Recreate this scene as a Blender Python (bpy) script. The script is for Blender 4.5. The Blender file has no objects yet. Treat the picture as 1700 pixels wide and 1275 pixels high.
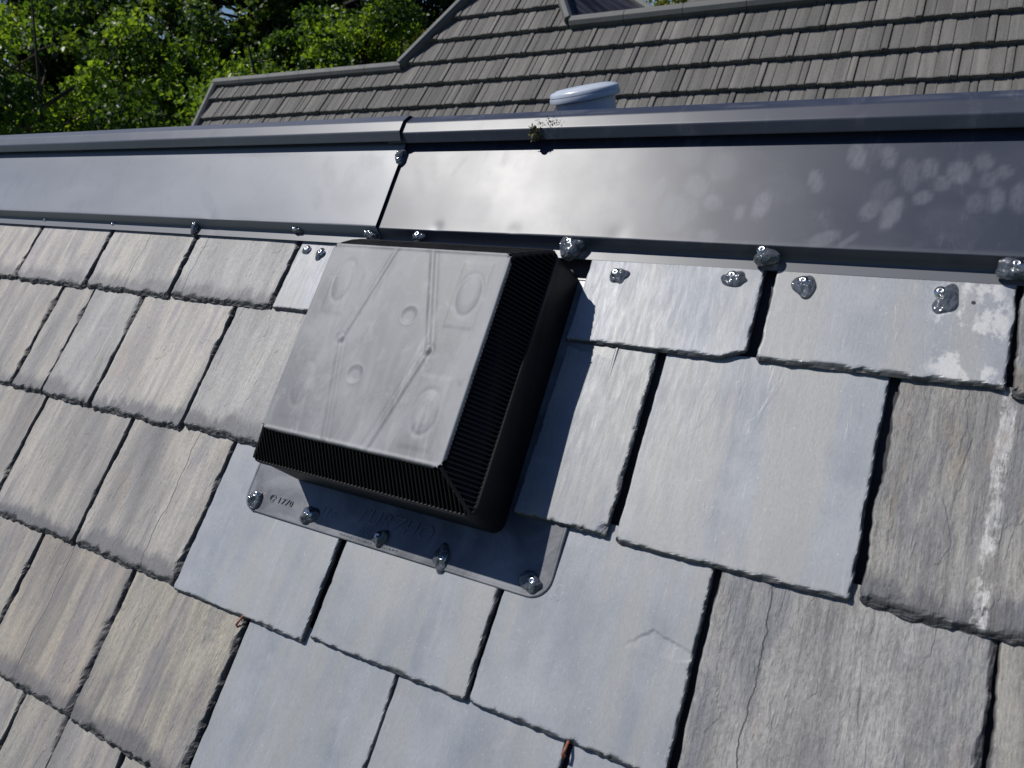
import bpy, math, random
import numpy as np
from mathutils import Vector, Matrix, Euler
R_ = random.Random(7)
rng = np.random.default_rng(11)
C = bpy.context.scene.collection
sc = bpy.context.scene

# ------------------------------------------------------------------ frame of the place
S = 0.85                 # one unit of the roof survey in metres
Z0 = 5.2                 # height of the survey origin above the ground
AL = math.radians(47)    # pitch of the roofs
CA, SA = math.cos(AL), math.sin(AL)
def W(u, v, t):          # roof coordinates in metres (along the ridge, up the slope, off the slope) -> world
    return np.array([u, v*CA - t*SA, v*SA + t*CA + Z0])
WM = np.array([[1, 0, 0], [0, CA, -SA], [0, SA, CA]])

# ------------------------------------------------------------------ camera, sky, sun, exposure
RC = np.array([[0.8603284, 0.2926410, -0.4173683], [0.1354417, -0.9205904, -0.3662907], [-0.4914169, 0.2586012, -0.8316458]])
cd = bpy.data.cameras.new('camera'); cam = bpy.data.objects.new('camera', cd); C.objects.link(cam)
cd.sensor_width = 36; cd.lens = 36*1260.7/1700; cd.clip_start = .02; cd.clip_end = 2000
RW = WM @ np.stack([RC[0], -RC[1], -RC[2]], 1)
M = Matrix.Identity(4)
for i in range(3):
    for j in range(3): M[i][j] = RW[i, j]
cp = W(0, 0, S)
for i in range(3): M[i][3] = cp[i]
cam.matrix_world = M
sc.camera = cam
cd.dof.use_dof = True; cd.dof.focus_distance = 1.25; cd.dof.aperture_fstop = 11

SUN = WM @ np.array([-.495, .452, .742]); SUN /= np.linalg.norm(SUN)
sd = bpy.data.lights.new('sun', 'SUN'); sun = bpy.data.objects.new('sun', sd); C.objects.link(sun)
sd.energy = 4.6; sd.angle = math.radians(.53); sd.color = (1, .972, .93)
sun.rotation_euler = Vector(SUN).to_track_quat('Z', 'Y').to_euler(); sun.location = (0, 0, 30)
wd = bpy.data.worlds.new('World'); sc.world = wd; wd.use_nodes = True
wn = wd.node_tree; bg = wn.nodes['Background']
sky = wn.nodes.new('ShaderNodeTexSky'); sky.sky_type = 'NISHITA'; sky.sun_disc = False
sky.sun_elevation = math.asin(SUN[2]); sky.sun_rotation = math.atan2(SUN[0], SUN[1])
sky.air_density = 1.0; sky.dust_density = .3; sky.ozone_density = 3.0
tint = wn.nodes.new('ShaderNodeMix'); tint.data_type = 'RGBA'; tint.blend_type = 'MULTIPLY'; tint.inputs[0].default_value = 1; tint.inputs[7].default_value = (.82, .96, 1.32, 1)
wn.links.new(sky.outputs[0], tint.inputs[6]); wn.links.new(tint.outputs[2], bg.inputs[0]); bg.inputs[1].default_value = .05
sc.view_settings.view_transform = 'Standard'; sc.view_settings.look = 'None'
sc.view_settings.exposure = 0.0; sc.view_settings.gamma = 1; sc.view_settings.use_curve_mapping = False

# ------------------------------------------------------------------ helpers
def mesh(name, v, f, mats=None, smooth=False):
    me = bpy.data.meshes.new(name)
    v = np.asarray(v, float)
    if isinstance(f, np.ndarray):
        k = f.shape[1]; n = len(f)
        me.vertices.add(len(v)); me.vertices.foreach_set('co', v.ravel())
        me.loops.add(n*k); me.loops.foreach_set('vertex_index', f.ravel().astype(np.int32))
        me.polygons.add(n); me.polygons.foreach_set('loop_start', np.arange(0, n*k, k, dtype=np.int32))
        me.polygons.foreach_set('loop_total', np.full(n, k, np.int32))
        me.update(calc_edges=True); me.validate()
    else:
        me.from_pydata([tuple(p) for p in v], [], [tuple(q) for q in f]); me.update()
    if mats is not None:
        for m in (mats if isinstance(mats, (list, tuple)) else [mats]): me.materials.append(m)
    if smooth: me.polygons.foreach_set('use_smooth', np.ones(len(me.polygons), bool))
    return me
def link(name, data, parent=None, loc=(0, 0, 0), rot=(0, 0, 0)):
    o = bpy.data.objects.new(name, data); C.objects.link(o)
    if parent is not None:
        o.parent = parent
        pw = PW[parent.name]; loc = np.array(loc) - pw
        # parts of parts live in the same orientation frame as their parent
        pr = PR.get(parent.name)
        if pr is not None:
            loc = pr.T @ loc; rot = (0, 0, 0) if rot == (AL, 0, 0) else (rot[0]-AL, rot[1], rot[2])
    o.location = tuple(loc); o.rotation_euler = rot
    return o
PW, PR = {}, {}
def reg(o, worldloc, tilted=False):
    PW[o.name] = np.array(worldloc, float); PR[o.name] = WM if tilted else None
    return o
def thing(name, label, cat, loc, group=None):
    o = bpy.data.objects.new(name, None); C.objects.link(o); o.location = tuple(loc); o.empty_display_size = .1
    o['label'] = label; o['category'] = cat
    if group: o['group'] = group
    return reg(o, loc)
def tilted(name, v, f, mat, parent, org, smooth=False):     # mesh in roof metres (u, v, t), origin org (roof metres)
    me = mesh(name, np.asarray(v, float) - np.array(org), f, mat, smooth)
    o = link(name, me, parent, W(*org), (AL, 0, 0)); reg(o, W(*org), True); return o
def wmesh(name, v, f, mat, parent, org, smooth=False):      # mesh in world metres
    me = mesh(name, np.asarray(v, float) - np.array(org), f, mat, smooth)
    o = link(name, me, parent, org); reg(o, org); return o
def fattr(me, name, vals):
    a = me.attributes.new(name, 'FLOAT', 'POINT'); a.data.foreach_set('value', np.asarray(vals, np.float32))
def boxf(x0, x1, y0, y1, z0, z1):
    v = [(x, y, z) for z in (z0, z1) for y in (y0, y1) for x in (x0, x1)]
    return v, [(0, 2, 3, 1), (4, 5, 7, 6), (0, 1, 5, 4), (2, 6, 7, 3), (0, 4, 6, 2), (1, 3, 7, 5)]
def join(parts):
    V, F = [], []
    for v, f in parts:
        n = len(V); V += [tuple(p) for p in v]; F += [tuple(i+n for i in q) for q in f]
    return V, F
def tube(pts, rad, seg=8, cap=True):
    pts = [Vector(p) for p in pts]; V, F = [], []
    rad = rad if isinstance(rad, (list, tuple)) else [rad]*len(pts)
    up = Vector((.31, .17, .93)).normalized()
    for i, p in enumerate(pts):
        d = (pts[min(i+1, len(pts)-1)] - pts[max(i-1, 0)]).normalized()
        a = d.cross(up); a = a.normalized() if a.length > 1e-4 else d.orthogonal().normalized(); b = d.cross(a)
        for k in range(seg):
            w = 2*math.pi*k/seg; V.append(p + (a*math.cos(w) + b*math.sin(w))*rad[i])
    for i in range(len(pts)-1):
        for k in range(seg):
            F.append((i*seg+k, i*seg+(k+1) % seg, (i+1)*seg+(k+1) % seg, (i+1)*seg+k))
    if cap: F.append(tuple(range(seg))[::-1]); F.append(tuple((len(pts)-1)*seg+k for k in range(seg)))
    return V, F
def noise1(n, octs, seed):      # smooth 1-d noise on n samples, octs = [(number of knots, amplitude)]
    r = np.random.default_rng(seed); x = np.linspace(0, 1, n); y = np.zeros(n)
    for k, a in octs:
        y += a*np.interp(x, np.linspace(0, 1, k+1), r.uniform(-1, 1, k+1))
    return y
def noise2(X, Y, sx, sy, seed):  # value noise, cell sizes sx, sy
    r = np.random.default_rng(seed); T = r.uniform(-1, 1, (64, 64))
    x = X/sx; y = Y/sy; xi = np.floor(x).astype(int); yi = np.floor(y).astype(int); fx = x-xi; fy = y-yi
    fx = fx*fx*(3-2*fx); fy = fy*fy*(3-2*fy); g = lambda a, b: T[a % 64, b % 64]
    return (g(xi, yi)*(1-fx)+g(xi+1, yi)*fx)*(1-fy) + (g(xi, yi+1)*(1-fx)+g(xi+1, yi+1)*fx)*fy

# ------------------------------------------------------------------ materials
class N:
    def __init__(s, name):
        s.m = bpy.data.materials.new(name); s.m.use_nodes = True; s.t = s.m.node_tree
        s.b = s.t.nodes['Principled BSDF']; s.out = s.t.nodes['Material Output']
    def n(s, typ, **kw):
        x = s.t.nodes.new('ShaderNode'+typ)
        for k, v in kw.items(): setattr(x, k, v)
        return x
    def put(s, sock, val):
        if isinstance(val, bpy.types.NodeSocket): s.t.links.new(val, sock)
        else:
            if sock.type == 'RGBA' and len(val) == 3: val = (*val, 1)
            sock.default_value = val
    def math(s, op, a, b=0., c=0., clamp=False):
        x = s.n('Math', operation=op, use_clamp=clamp)
        for i, q in enumerate((a, b, c)): s.put(x.inputs[i], q)
        return x.outputs[0]
    def mix(s, f, a, b, mode='MIX'):
        x = s.n('Mix', data_type='RGBA', blend_type=mode); s.put(x.inputs[0], f); s.put(x.inputs[6], a); s.put(x.inputs[7], b); return x.outputs[2]
    def noise(s, vec, scale, detail=4, rough=.55, dist=0.):
        x = s.n('TexNoise'); s.put(x.inputs['Vector'], vec); x.inputs['Scale'].default_value = scale
        x.inputs['Detail'].default_value = detail; x.inputs['Roughness'].default_value = rough; x.inputs['Distortion'].default_value = dist
        return x.outputs[0]
    def vor(s, vec, scale, feature='F1'):
        x = s.n('TexVoronoi', feature=feature); s.put(x.inputs['Vector'], vec); x.inputs['Scale'].default_value = scale; return x.outputs[0]
    def scl(s, vec, v):
        x = s.n('VectorMath', operation='MULTIPLY'); s.put(x.inputs[0], vec); x.inputs[1].default_value = v; return x.outputs[0]
    def add(s, a, b):
        x = s.n('VectorMath', operation='ADD'); s.put(x.inputs[0], a); s.put(x.inputs[1], b); return x.outputs[0]
    def ramp(s, f, stops):
        x = s.n('ValToRGB'); e = x.color_ramp.elements
        while len(e) < len(stops): e.new(.5)
        for q, (p, c) in zip(e, stops): q.position = p; q.color = (*c, 1) if len(c) == 3 else c
        s.put(x.inputs[0], f); return x.outputs[0]
    def rng(s, f, a, b, c=0., d=1.):
        x = s.n('MapRange', interpolation_type='SMOOTHSTEP'); 
        for i, q in enumerate((f, a, b, c, d)): s.put(x.inputs[i], q)
        return x.outputs[0]
    def attr(s, name, typ='GEOMETRY'):
        x = s.n('Attribute', attribute_type=typ); x.attribute_name = name; return x.outputs['Fac']
    def obj(s): return s.n('TexCoord').outputs['Object']
    def rnd(s): return s.n('ObjectInfo').outputs['Random']
    def bump(s, h, strength, dist):
        x = s.n('Bump'); s.put(x.inputs['Height'], h); x.inputs['Strength'].default_value = strength; x.inputs['Distance'].default_value = dist
        s.put(s.b.inputs['Normal'], x.outputs[0]); return x
    def fin(s, col=None, rough=None, metal=None, spec=None):
        for k, q in (('Base Color', col), ('Roughness', rough), ('Metallic', metal), ('Specular IOR Level', spec)):
            if q is not None: s.put(s.b.inputs[k], q)
        return s.m

def slate_material(old):
    k = N('old_slate' if old else 'new_slate')
    o = k.obj(); r = k.rnd()
    cmb = k.n('CombineXYZ'); k.put(cmb.inputs[0], k.math('MULTIPLY', r, 37.)); k.put(cmb.inputs[1], k.math('MULTIPLY', r, 91.))
    p = k.add(o, cmb.outputs[0])
    tone, warm, stain = (k.attr(q, 'OBJECT') for q in ('tone', 'warm', 'stain'))
    lime, lu, lw = (k.attr(q, 'OBJECT') for q in ('lime', 'lime_u', 'lime_w'))
    gritty, crack = k.attr('gritty', 'OBJECT'), k.attr('crack', 'OBJECT')
    edge = k.attr('edge'); db = k.attr('from_bottom'); uu = k.attr('across')
    streak = k.noise(k.scl(p, (18, 2.6, 1)), 1, 6, .62, .35)
    band = k.noise(k.scl(p, (11, 1.5, 1)), 1, 4, .55, .3)
    blotch = k.noise(p, 9, 5, .6)
    grain = k.noise(k.scl(p, (160, 22, 1)), 1, 5, .65, .3)
    fine = k.noise(k.scl(p, (420, 160, 1)), 1, 4, .7)
    if old:
        c1 = k.ramp(streak, [(.30, (.125, .118, .108)), (.42, (.205, .19, .165)), (.49, (.275, .243, .20)), (.56, (.22, .20, .192)), (.63, (.335, .298, .25)), (.74, (.235, .215, .20))])
        c2 = k.ramp(band, [(.3, (.165, .155, .155)), (.44, (.255, .235, .21)), (.53, (.345, .31, .24)), (.6, (.24, .22, .22)), (.7, (.315, .28, .24))])
        c = k.mix(.68, c1, c2)
        nar = k.noise(k.scl(p, (75, 5, 1)), 1, 4, .6, .4)
        c = k.mix(k.rng(nar, .40, .30, 0., .25), c, (.13, .122, .115)); c = k.mix(k.rng(nar, .58, .70, 0., .2), c, (.38, .34, .295))
        hue = k.n('HueSaturation'); k.put(hue.inputs['Hue'], k.math('ADD', .494, k.math('MULTIPLY', r, .016))); k.put(hue.inputs['Saturation'], k.math('ADD', .8, k.math('MULTIPLY', k.math('FRACT', k.math('MULTIPLY', r, 7.3)), .45))); k.put(hue.inputs['Color'], c); c = hue.outputs[0]
        gm = k.n('Gamma'); k.put(gm.inputs[0], c); gm.inputs[1].default_value = 1.4; hs2 = k.n('HueSaturation'); k.put(hs2.inputs['Color'], k.scl(gm.outputs[0], (1.72, 1.72, 1.72))); k.put(hs2.inputs['Saturation'], k.math('ADD', .42, k.math('MULTIPLY', warm, .30))); c = hs2.outputs[0]
        grey = k.mix(k.rng(blotch, .35, .65), (.20, .20, .198), (.30, .294, .28))
        gm = k.n('Gamma'); k.put(gm.inputs[0], c); gm.inputs[1].default_value = 1.4; hs2 = k.n('HueSaturation'); k.put(hs2.inputs['Color'], k.scl(gm.outputs[0], (1.72, 1.72, 1.72))); k.put(hs2.inputs['Saturation'], k.math('ADD', .42, k.math('MULTIPLY', warm, .30))); c = hs2.outputs[0]
        grey = k.mix(k.rng(streak, .42, .62, 0., .5), grey, (.33, .325, .315))
        c = k.mix(k.math('SUBTRACT', 1., warm), c, grey)
        c = k.mix(k.rng(k.noise(p, 17, 4, .7), .54, .68, 0., .30), c, (.20, .20, .205))
        # fan of paler lichen dust and rusty tinges
        c = k.mix(k.rng(k.noise(k.scl(p, (30, 7, 1)), 1, 6, .7), .58, .72, 0., .35), c, (.42, .40, .36))
        c = k.mix(k.rng(k.noise(k.scl(p, (14, 5, 1)), 1.3, 4, .6), .6, .72, 0., .4), c, (.30, .235, .185))
        rag = k.math('ADD', db, k.math('MULTIPLY', k.math('SUBTRACT', k.noise(k.scl(p, (60, 14, 1)), 1, 5, .7), .5), .055))
        rag = k.math('ADD', rag, k.math('MULTIPLY', k.math('SUBTRACT', k.noise(k.scl(p, (9, 1, 1)), 1, 2), .5), .06))
        c = k.mix(k.math('MULTIPLY', k.rng(rag, .038, .018), stain), c, (.088, .085, .094))
        c = k.mix(k.math('MULTIPLY', k.rng(rag, .05, .012), k.math('MULTIPLY', stain, .45)), c, (.15, .148, .148))
    else:
        c = k.mix(k.rng(blotch, .3, .7), (.185, .203, .232), (.278, .291, .311))
        c = k.mix(k.rng(band, .42, .58, 0., .85), c, (.266, .270, .264))
        c = k.mix(k.rng(streak, .5, .68, 0., .4), c, (.315, .325, .345))
        c = k.mix(k.rng(k.noise(k.scl(p, (5, 3, 1)), 1, 5, .65, .8), .52, .70, 0., .55), c, (.20, .212, .235))
        c = k.mix(k.rng(k.noise(k.scl(p, (24, 9, 1)), 1, 6, .7, .4), .56, .74, 0., .4), c, (.34, .335, .32))
        c = k.mix(k.math('MULTIPLY', warm, k.rng(streak, .4, .62)), c, (.315, .295, .25))
        diag = k.n('Mapping'); k.put(diag.inputs[0], p); diag.inputs['Rotation'].default_value = (0, 0, .75); diag.inputs['Scale'].default_value = (260, 14, 1)
        sx = k.noise(diag.outputs[0], 1, 3, .6)
        c = k.mix(k.rng(sx, .60, .74, 0., .28), c, (.45, .46, .47))
        c = k.mix(k.rng(k.noise(k.scl(p, (70, 18, 1)), 1, 6, .75), .66, .76, 0., .55), c, (.48, .49, .50))
    # mineral deposit streak / patches
    wob = k.math('MULTIPLY', k.math('SUBTRACT', k.noise(k.scl(p, (12, 8, 1)), 1, 5, .7), .5), k.math('MULTIPLY', lw, 2.2))
    dist = k.math('ABSOLUTE', k.math('ADD', k.math('SUBTRACT', uu, lu), wob))
    lm = k.math('SUBTRACT', 1., k.math('DIVIDE', dist, k.math('MAXIMUM', lw, .0005)), clamp=True)
    pat = k.rng(k.math('ADD', k.noise(k.scl(p, (70, 40, 1)), 1, 6, .75), k.math('MULTIPLY', k.math('SUBTRACT', k.noise(p, 14, 3), .5), .8)), .42, .54)
    c = k.mix(k.math('MULTIPLY', k.math('MULTIPLY', k.rng(lm, .02, .4), pat), lime), c, (.70, .68, .65))
    c = k.mix(k.rng(fine, .38, .72, 0., .40 if old else .22), c, (.12, .118, .12))
    if old: c = k.mix(k.rng(k.noise(k.scl(p, (300, 70, 1)), 1, 4, .7), .60, .70, 0., .45), c, (.44, .42, .39)); c = k.mix(k.rng(k.noise(k.scl(p, (240, 45, 1)), 1, 4, .7), .60, .68, 0., .6), c, (.09, .085, .083))
    if old:
        gv = k.math('ADD', k.math('MULTIPLY', k.noise(k.scl(p, (120, 13, 1)), 1, 6, .68, .3), .6), k.math('MULTIPLY', k.noise(k.scl(p, (260, 95, 1)), 1, 5, .7), .4))
        c = k.mix(k.math('MULTIPLY', gritty, k.rng(k.noise(k.scl(p, (13, 5, 1)), 1, 5, .65, .7), .50, .64, 0., .75)), c, (.15, .155, .175))
        c = k.mix(k.math('MULTIPLY', gritty, k.rng(k.noise(k.scl(p, (11, 4, 1)), 1.3, 5, .65, .7), .56, .70, 0., .6)), c, (.30, .245, .18))
        c = k.mix(k.math('MULTIPLY', gritty, k.rng(gv, .48, .62, 0., .5)), c, (.10, .098, .096))
        c = k.mix(k.math('MULTIPLY', gritty, k.rng(k.noise(k.scl(p, (150, 60, 1)), 1, 6, .78, .6), .58, .72, 0., .6)), c, (.46, .45, .43))
        cw = k.math('MULTIPLY', k.math('SUBTRACT', k.noise(k.scl(o, (3, 14, 1)), 1, 5, .6), .5), .03)
        cl = k.math('ABSOLUTE', k.math('ADD', k.math('SUBTRACT', uu, crack), cw))
        c = k.mix(k.math('MULTIPLY', k.math('GREATER_THAN', crack, .001), k.rng(cl, .0011, .0003)), c, (.05, .048, .045))
    else:
        c = k.mix(k.rng(k.noise(p, 420, 2, .5), .70, .74, 0., .5), c, (.52, .53, .55))
    c = k.mix(1., c, k.ramp(tone, [(0, (0, 0, 0)), (1, (2, 2, 2))]), 'MULTIPLY')
    c = k.mix(k.math('MULTIPLY', edge, .92), c, (.045, .045, .048))
    if old:
        h = k.math('ADD', k.math('MULTIPLY', grain, 1.), k.math('ADD', k.math('MULTIPLY', fine, .55), k.math('MULTIPLY', streak, .8)))
        h = k.math('ADD', h, k.math('MULTIPLY', k.rng(k.noise(k.scl(p, (46, 12, 1)), 1, 3, .5, .5), .60, .63), .55)); h = k.math('SUBTRACT', h, k.math('MULTIPLY', k.math('MULTIPLY', gritty, k.rng(gv, .45, .62)), .6))
        k.bump(h, .6, .0024); k.fin(rough=k.rng(grain, .3, .7, .5, .72), spec=.4)
    else:
        h = k.math('ADD', k.math('MULTIPLY', grain, .3), k.math('ADD', k.math('MULTIPLY', fine, .3), k.math('MULTIPLY', k.noise(p, 30, 4, .6), .6)))
        h = k.math('ADD', h, k.math('MULTIPLY', k.rng(k.noise(k.scl(p, (26, 10, 1)), 1, 3, .5, .8), .67, .69), .25))
        k.bump(h, .30, .0014); k.fin(rough=k.rng(grain, .3, .7, .42, .58), spec=.5)
    return k.fin(c)
M_OLD, M_NEW = slate_material(True), slate_material(False)

def plain(name, col, rough, spec=.5, var=.15, sc_=40, bump=0., metal=0.):
    k = N(name); o = k.obj(); n = k.noise(o, sc_, 5, .6)
    c = k.mix(k.rng(n, .3, .7), tuple(q*(1-var) for q in col), tuple(min(1, q*(1+var)) for q in col))
    if bump: k.bump(n, bump, .001)
    return k.fin(c, k.rng(n, .3, .7, rough*.9, min(1, rough*1.1)), metal, spec)
M_FELT = plain('roofing_felt', (.03, .03, .033), .8)
M_WALL = plain('render_wall', (.55, .53, .48), .85, .3)
M_BLACK = plain('black_plastic', (.008, .008, .009), .5, .22)
M_SCREW = plain('zinc_screw', (.62, .63, .65), .28, .5, .1, 200, 0, 1.)
M_RUST = plain('rusty_hook', (.24, .085, .05), .6, .4, .3, 300, .4)
M_PIPE = plain('grey_pipe', (.44, .48, .54), .3, .5, .06)
M_WHITE = plain('white_flue_paint', (.74, .73, .72), .5)

def metal_material():
    k = N('ridge_paint'); o = k.obj()
    sm = k.attr('smudge'); swirl = k.noise(k.scl(o, (60, 30, 30)), 1, 5, .65, 1.)
    n = k.noise(o, 5, 4, .6); f = k.noise(o, 900, 2, .5)
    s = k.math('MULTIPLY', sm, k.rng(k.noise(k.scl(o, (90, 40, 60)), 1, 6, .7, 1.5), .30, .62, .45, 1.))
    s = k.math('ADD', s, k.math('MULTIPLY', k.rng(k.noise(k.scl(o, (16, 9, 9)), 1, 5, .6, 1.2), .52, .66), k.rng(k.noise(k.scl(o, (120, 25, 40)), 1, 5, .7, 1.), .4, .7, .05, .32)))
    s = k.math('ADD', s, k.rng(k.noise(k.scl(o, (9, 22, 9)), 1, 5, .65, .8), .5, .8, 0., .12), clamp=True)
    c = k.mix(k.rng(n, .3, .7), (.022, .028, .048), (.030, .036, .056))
    c = k.mix(k.math('MULTIPLY', k.math('MULTIPLY', k.attr('sky_sheen', 'OBJECT'), k.attr('wing')), k.rng(k.noise(k.scl(o, (2, 6, 6)), 1, 4, .6), .3, .7, .8, 1.)), c, (.295, .308, .33))  # sky reflection and glare on the left sheet, put into its base colour
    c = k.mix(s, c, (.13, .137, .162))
    c = k.mix(k.attr('lip_light'), c, (.12, .125, .135))  # sun sheen on the lip and bounce light on the step, painted into the colour
    scr = k.n('Mapping'); k.put(scr.inputs[0], o); scr.inputs['Rotation'].default_value = (0, 0, .05); scr.inputs['Scale'].default_value = (5, 260, 5)
    c = k.mix(k.rng(k.noise(scr.outputs[0], 1, 4, .7), .73, .77, 0., .35), c, (.30, .30, .30))
    k.bump(f, .035, .0004)
    return k.fin(c, k.math('ADD', k.rng(n, .3, .7, .385, .42), k.math('MULTIPLY', s, .06)), 0., .42)
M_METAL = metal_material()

def lid_material():
    k = N('weathered_vent_plastic'); o = k.obj()
    a = k.noise(k.scl(o, (7, 3, 1)), 1.6, 6, .6, 1.2); b = k.noise(o, 38, 5, .7, .5); f = k.noise(o, 300, 3, .6)
    c = k.mix(k.rng(a, .36, .64), (.135, .138, .148), (.235, .238, .248))
    c = k.mix(k.rng(b, .5, .75, 0., .5), c, (.285, .29, .30))
    st = k.noise(k.scl(o, (26, 5, 1)), 1, 6, .7, .8); c = k.mix(k.rng(st, .54, .72, 0., .6), c, (.31, .312, .315)); c = k.mix(k.rng(k.noise(k.scl(o, (18, 12, 1)), 1, 6, .75, 1.), .55, .72, 0., .5), c, (.115, .115, .12))
    c = k.mix(k.math('MULTIPLY', k.attr('rim'), .75), c, (.34, .34, .34))
    k.bump(k.math('ADD', f, k.math('MULTIPLY', b, .5)), .14, .0006)
    return k.fin(c, k.rng(a, .3, .7, .52, .62), 0., .5)
M_LID = lid_material()
def plate_material():
    k = N('dark_vent_plastic'); o = k.obj()
    a = k.noise(k.scl(o, (9, 9, 1)), 1, 6, .65, 1.); f = k.noise(o, 260, 3, .6)
    c = k.mix(k.rng(a, .35, .7), (.07, .075, .085), (.165, .172, .188))
    k.bump(k.math('ADD', f, k.math('MULTIPLY', a, 2.)), .12, .0008)
    return k.fin(c, k.rng(a, .3, .7, .33, .43), 0., .6)
M_PLATE = plate_material()
def sealant_material():
    k = N('clear_sealant'); o = k.obj()
    k.bump(k.math('ADD', k.noise(o, 75, 2, .5, .8), k.math('MULTIPLY', k.noise(o, 240, 2, .5), .10)), .9, .007)
    b = k.b; b.inputs['Transmission Weight'].default_value = .6; b.inputs['IOR'].default_value = 1.42
    b.inputs['Coat Weight'].default_value = .4; b.inputs['Coat Roughness'].default_value = .03
    return k.fin((.16, .18, .21), .07, 0., .9)
M_SEAL = sealant_material()
def tile_material():
    k = N('concrete_tile'); o = k.obj(); r = k.rnd()
    cmb = k.n('CombineXYZ'); k.put(cmb.inputs[0], k.math('MULTIPLY', r, 53.))
    p = k.add(o, cmb.outputs[0])
    a = k.noise(k.scl(p, (7, .35, 1)), 1.3, 3, .6); b = k.noise(k.scl(p, (60, 3, 1)), 1, 4, .65); f = k.noise(p, 70, 3, .6)
    c = k.ramp(a, [(.34, (.086, .081, .074)), (.5, (.124, .117, .107)), (.62, (.168, .158, .143)), (.72, (.153, .138, .126))])
    c = k.mix(k.rng(b, .40, .66, 0., .5), c, (.085, .083, .08))
    c = k.mix(k.rng(f, .3, .7, 0., .25), c, (.26, .255, .25))
    c = k.mix(1., c, k.mix(r, (.82, .83, .83), (1.0, 1.0, .99)), 'MULTIPLY')
    bt = k.attr('board'); c = k.mix(1., c, k.mix(bt, (.8, .8, .8), (1.17, 1.16, 1.15)), 'MULTIPLY')
    k.bump(k.math('ADD', b, f), .4, .004)
    return k.fin(c, .85, 0., .3)
M_TILE = tile_material()
M_TRIM = plain('roof_trim', (.095, .098, .094), .7, .4, .12, 8)
def dark_cladding():
    k = N('dark_gloss_cladding'); o = k.obj()
    a = k.noise(k.scl(o, (1.5, 14, 3)), 1, 4, .6)
    k.bump(a, .2, .01)
    return k.fin(k.mix(k.rng(a, .4, .7), (.008, .008, .014), (.045, .045, .055)), .5, 0., .25)
M_CLAD = dark_cladding()
def leaf_material(name, cols, trans):
    k = N(name); t = k.attr('tint')
    c = k.ramp(t, [(i/(len(cols)-1), q) for i, q in enumerate(cols)])
    k.fin(c, .42, 0., .45)
    tr = k.n('BsdfTranslucent'); k.put(tr.inputs[0], k.mix(1., c, (1.5, 1.35, .55), 'MULTIPLY'))
    ms = k.n('MixShader'); ms.inputs[0].default_value = trans
    k.t.links.new(k.b.outputs[0], ms.inputs[1]); k.t.links.new(tr.outputs[0], ms.inputs[2]); k.t.links.new(ms.outputs[0], k.out.inputs[0])
    return k.m
M_LEAF = leaf_material('broad_leaf', [(.025, .055, .015), (.05, .105, .018), (.11, .20, .024), (.18, .28, .032)], .6)
M_LEAFO = leaf_material('olive_leaf', [(.035, .06, .016), (.07, .11, .02), (.14, .18, .03), (.21, .21, .032)], .58)
M_LEAFD = leaf_material('dark_leaf', [(.02, .042, .014), (.045, .085, .02), (.075, .13, .024), (.11, .18, .028)], .5)
M_LEAFY = leaf_material('young_leaf', [(.08, .15, .02), (.12, .21, .025), (.16, .26, .028), (.2, .3, .03)], .5)
M_BARK = plain('bark', (.045, .038, .03), .9, .2, .35, 12, .6)
M_MOSS = plain('dry_moss', (.13, .12, .06), .9, .2, .5, 90, .6)
def grass():
    k = N('lawn'); o = k.obj(); a = k.noise(o, 1.2, 6, .6); b = k.noise(o, 40, 4, .7)
    k.bump(b, .6, .05)
    return k.fin(k.mix(k.rng(k.math('ADD', a, k.math('MULTIPLY', b, .4)), .5, .9), (.035, .06, .018), (.075, .10, .03)), .9, 0., .2)
M_GRASS = grass()

# ------------------------------------------------------------------ ground
gx = np.linspace(-400, 400, 41); gv = [(x, y, 0.) for y in gx for x in gx]
gf = np.array([(j*41+i, j*41+i+1, (j+1)*41+i+1, (j+1)*41+i) for j in range(40) for i in range(40)])
g = link('ground', mesh('ground', gv, gf, M_GRASS)); g['kind'] = 'structure'

# ------------------------------------------------------------------ the house whose roof fills the picture
RIDGE_V = .7165*S
house = thing('house', 'house with the weathered slate roof slope in the foreground', 'house', (-.8, 0, 0))
dv = [(-3.3, -2.6, -.004), (1.4, -2.6, -.004), (1.4, RIDGE_V, -.004), (-3.3, RIDGE_V, -.004),
      (-3.3, -2.6, -.06), (1.4, -2.6, -.06), (1.4, RIDGE_V-.05, -.06), (-3.3, RIDGE_V-.05, -.06)]
tilted('roof_deck', dv, [(0, 1, 2, 3), (7, 6, 5, 4), (0, 4, 5, 1), (1, 5, 6, 2), (3, 7, 4, 0)], M_FELT, house, (0, 0, 0))
rz = W(0, RIDGE_V, -.004)
ax = np.array([0., SA, CA])                     # the roof's plane of symmetry, as (v, t)
def wback(u, s, off=0.):                        # the slope behind the ridge: s metres down from the ridge
    return np.array([u, rz[1] + s*CA + off*SA, rz[2] - s*SA + off*CA])
bv = [wback(-3.3, .002), wback(1.4, .002), wback(1.4, 3.3), wback(-3.3, 3.3)] + [wback(-3.3, .05, -.06), wback(1.4, .05, -.06), wback(1.4, 3.3, -.06), wback(-3.3, 3.3, -.06)]
wmesh('rear_roof_slope', bv, [(3, 2, 1, 0), (4, 5, 6, 7), (2, 3, 7, 6)], M_OLD, house, tuple(wback(-.8, 1.5)))
ye0 = W(0, -2.45, 0); yb0 = wback(0, 3.1)
for nm, (x0, x1, y0, y1, z1) in {'front_wall': (-3.2, 1.3, ye0[1], ye0[1]+.2, ye0[2]-.12), 'rear_wall': (-3.2, 1.3, yb0[1]-.2, yb0[1], yb0[2]-.12)}.items():
    v, f = boxf(x0, x1, y0, y1, 0., z1); wmesh('wall', v, f, M_WALL, house, ((x0+x1)/2, (y0+y1)/2, 0))
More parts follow.
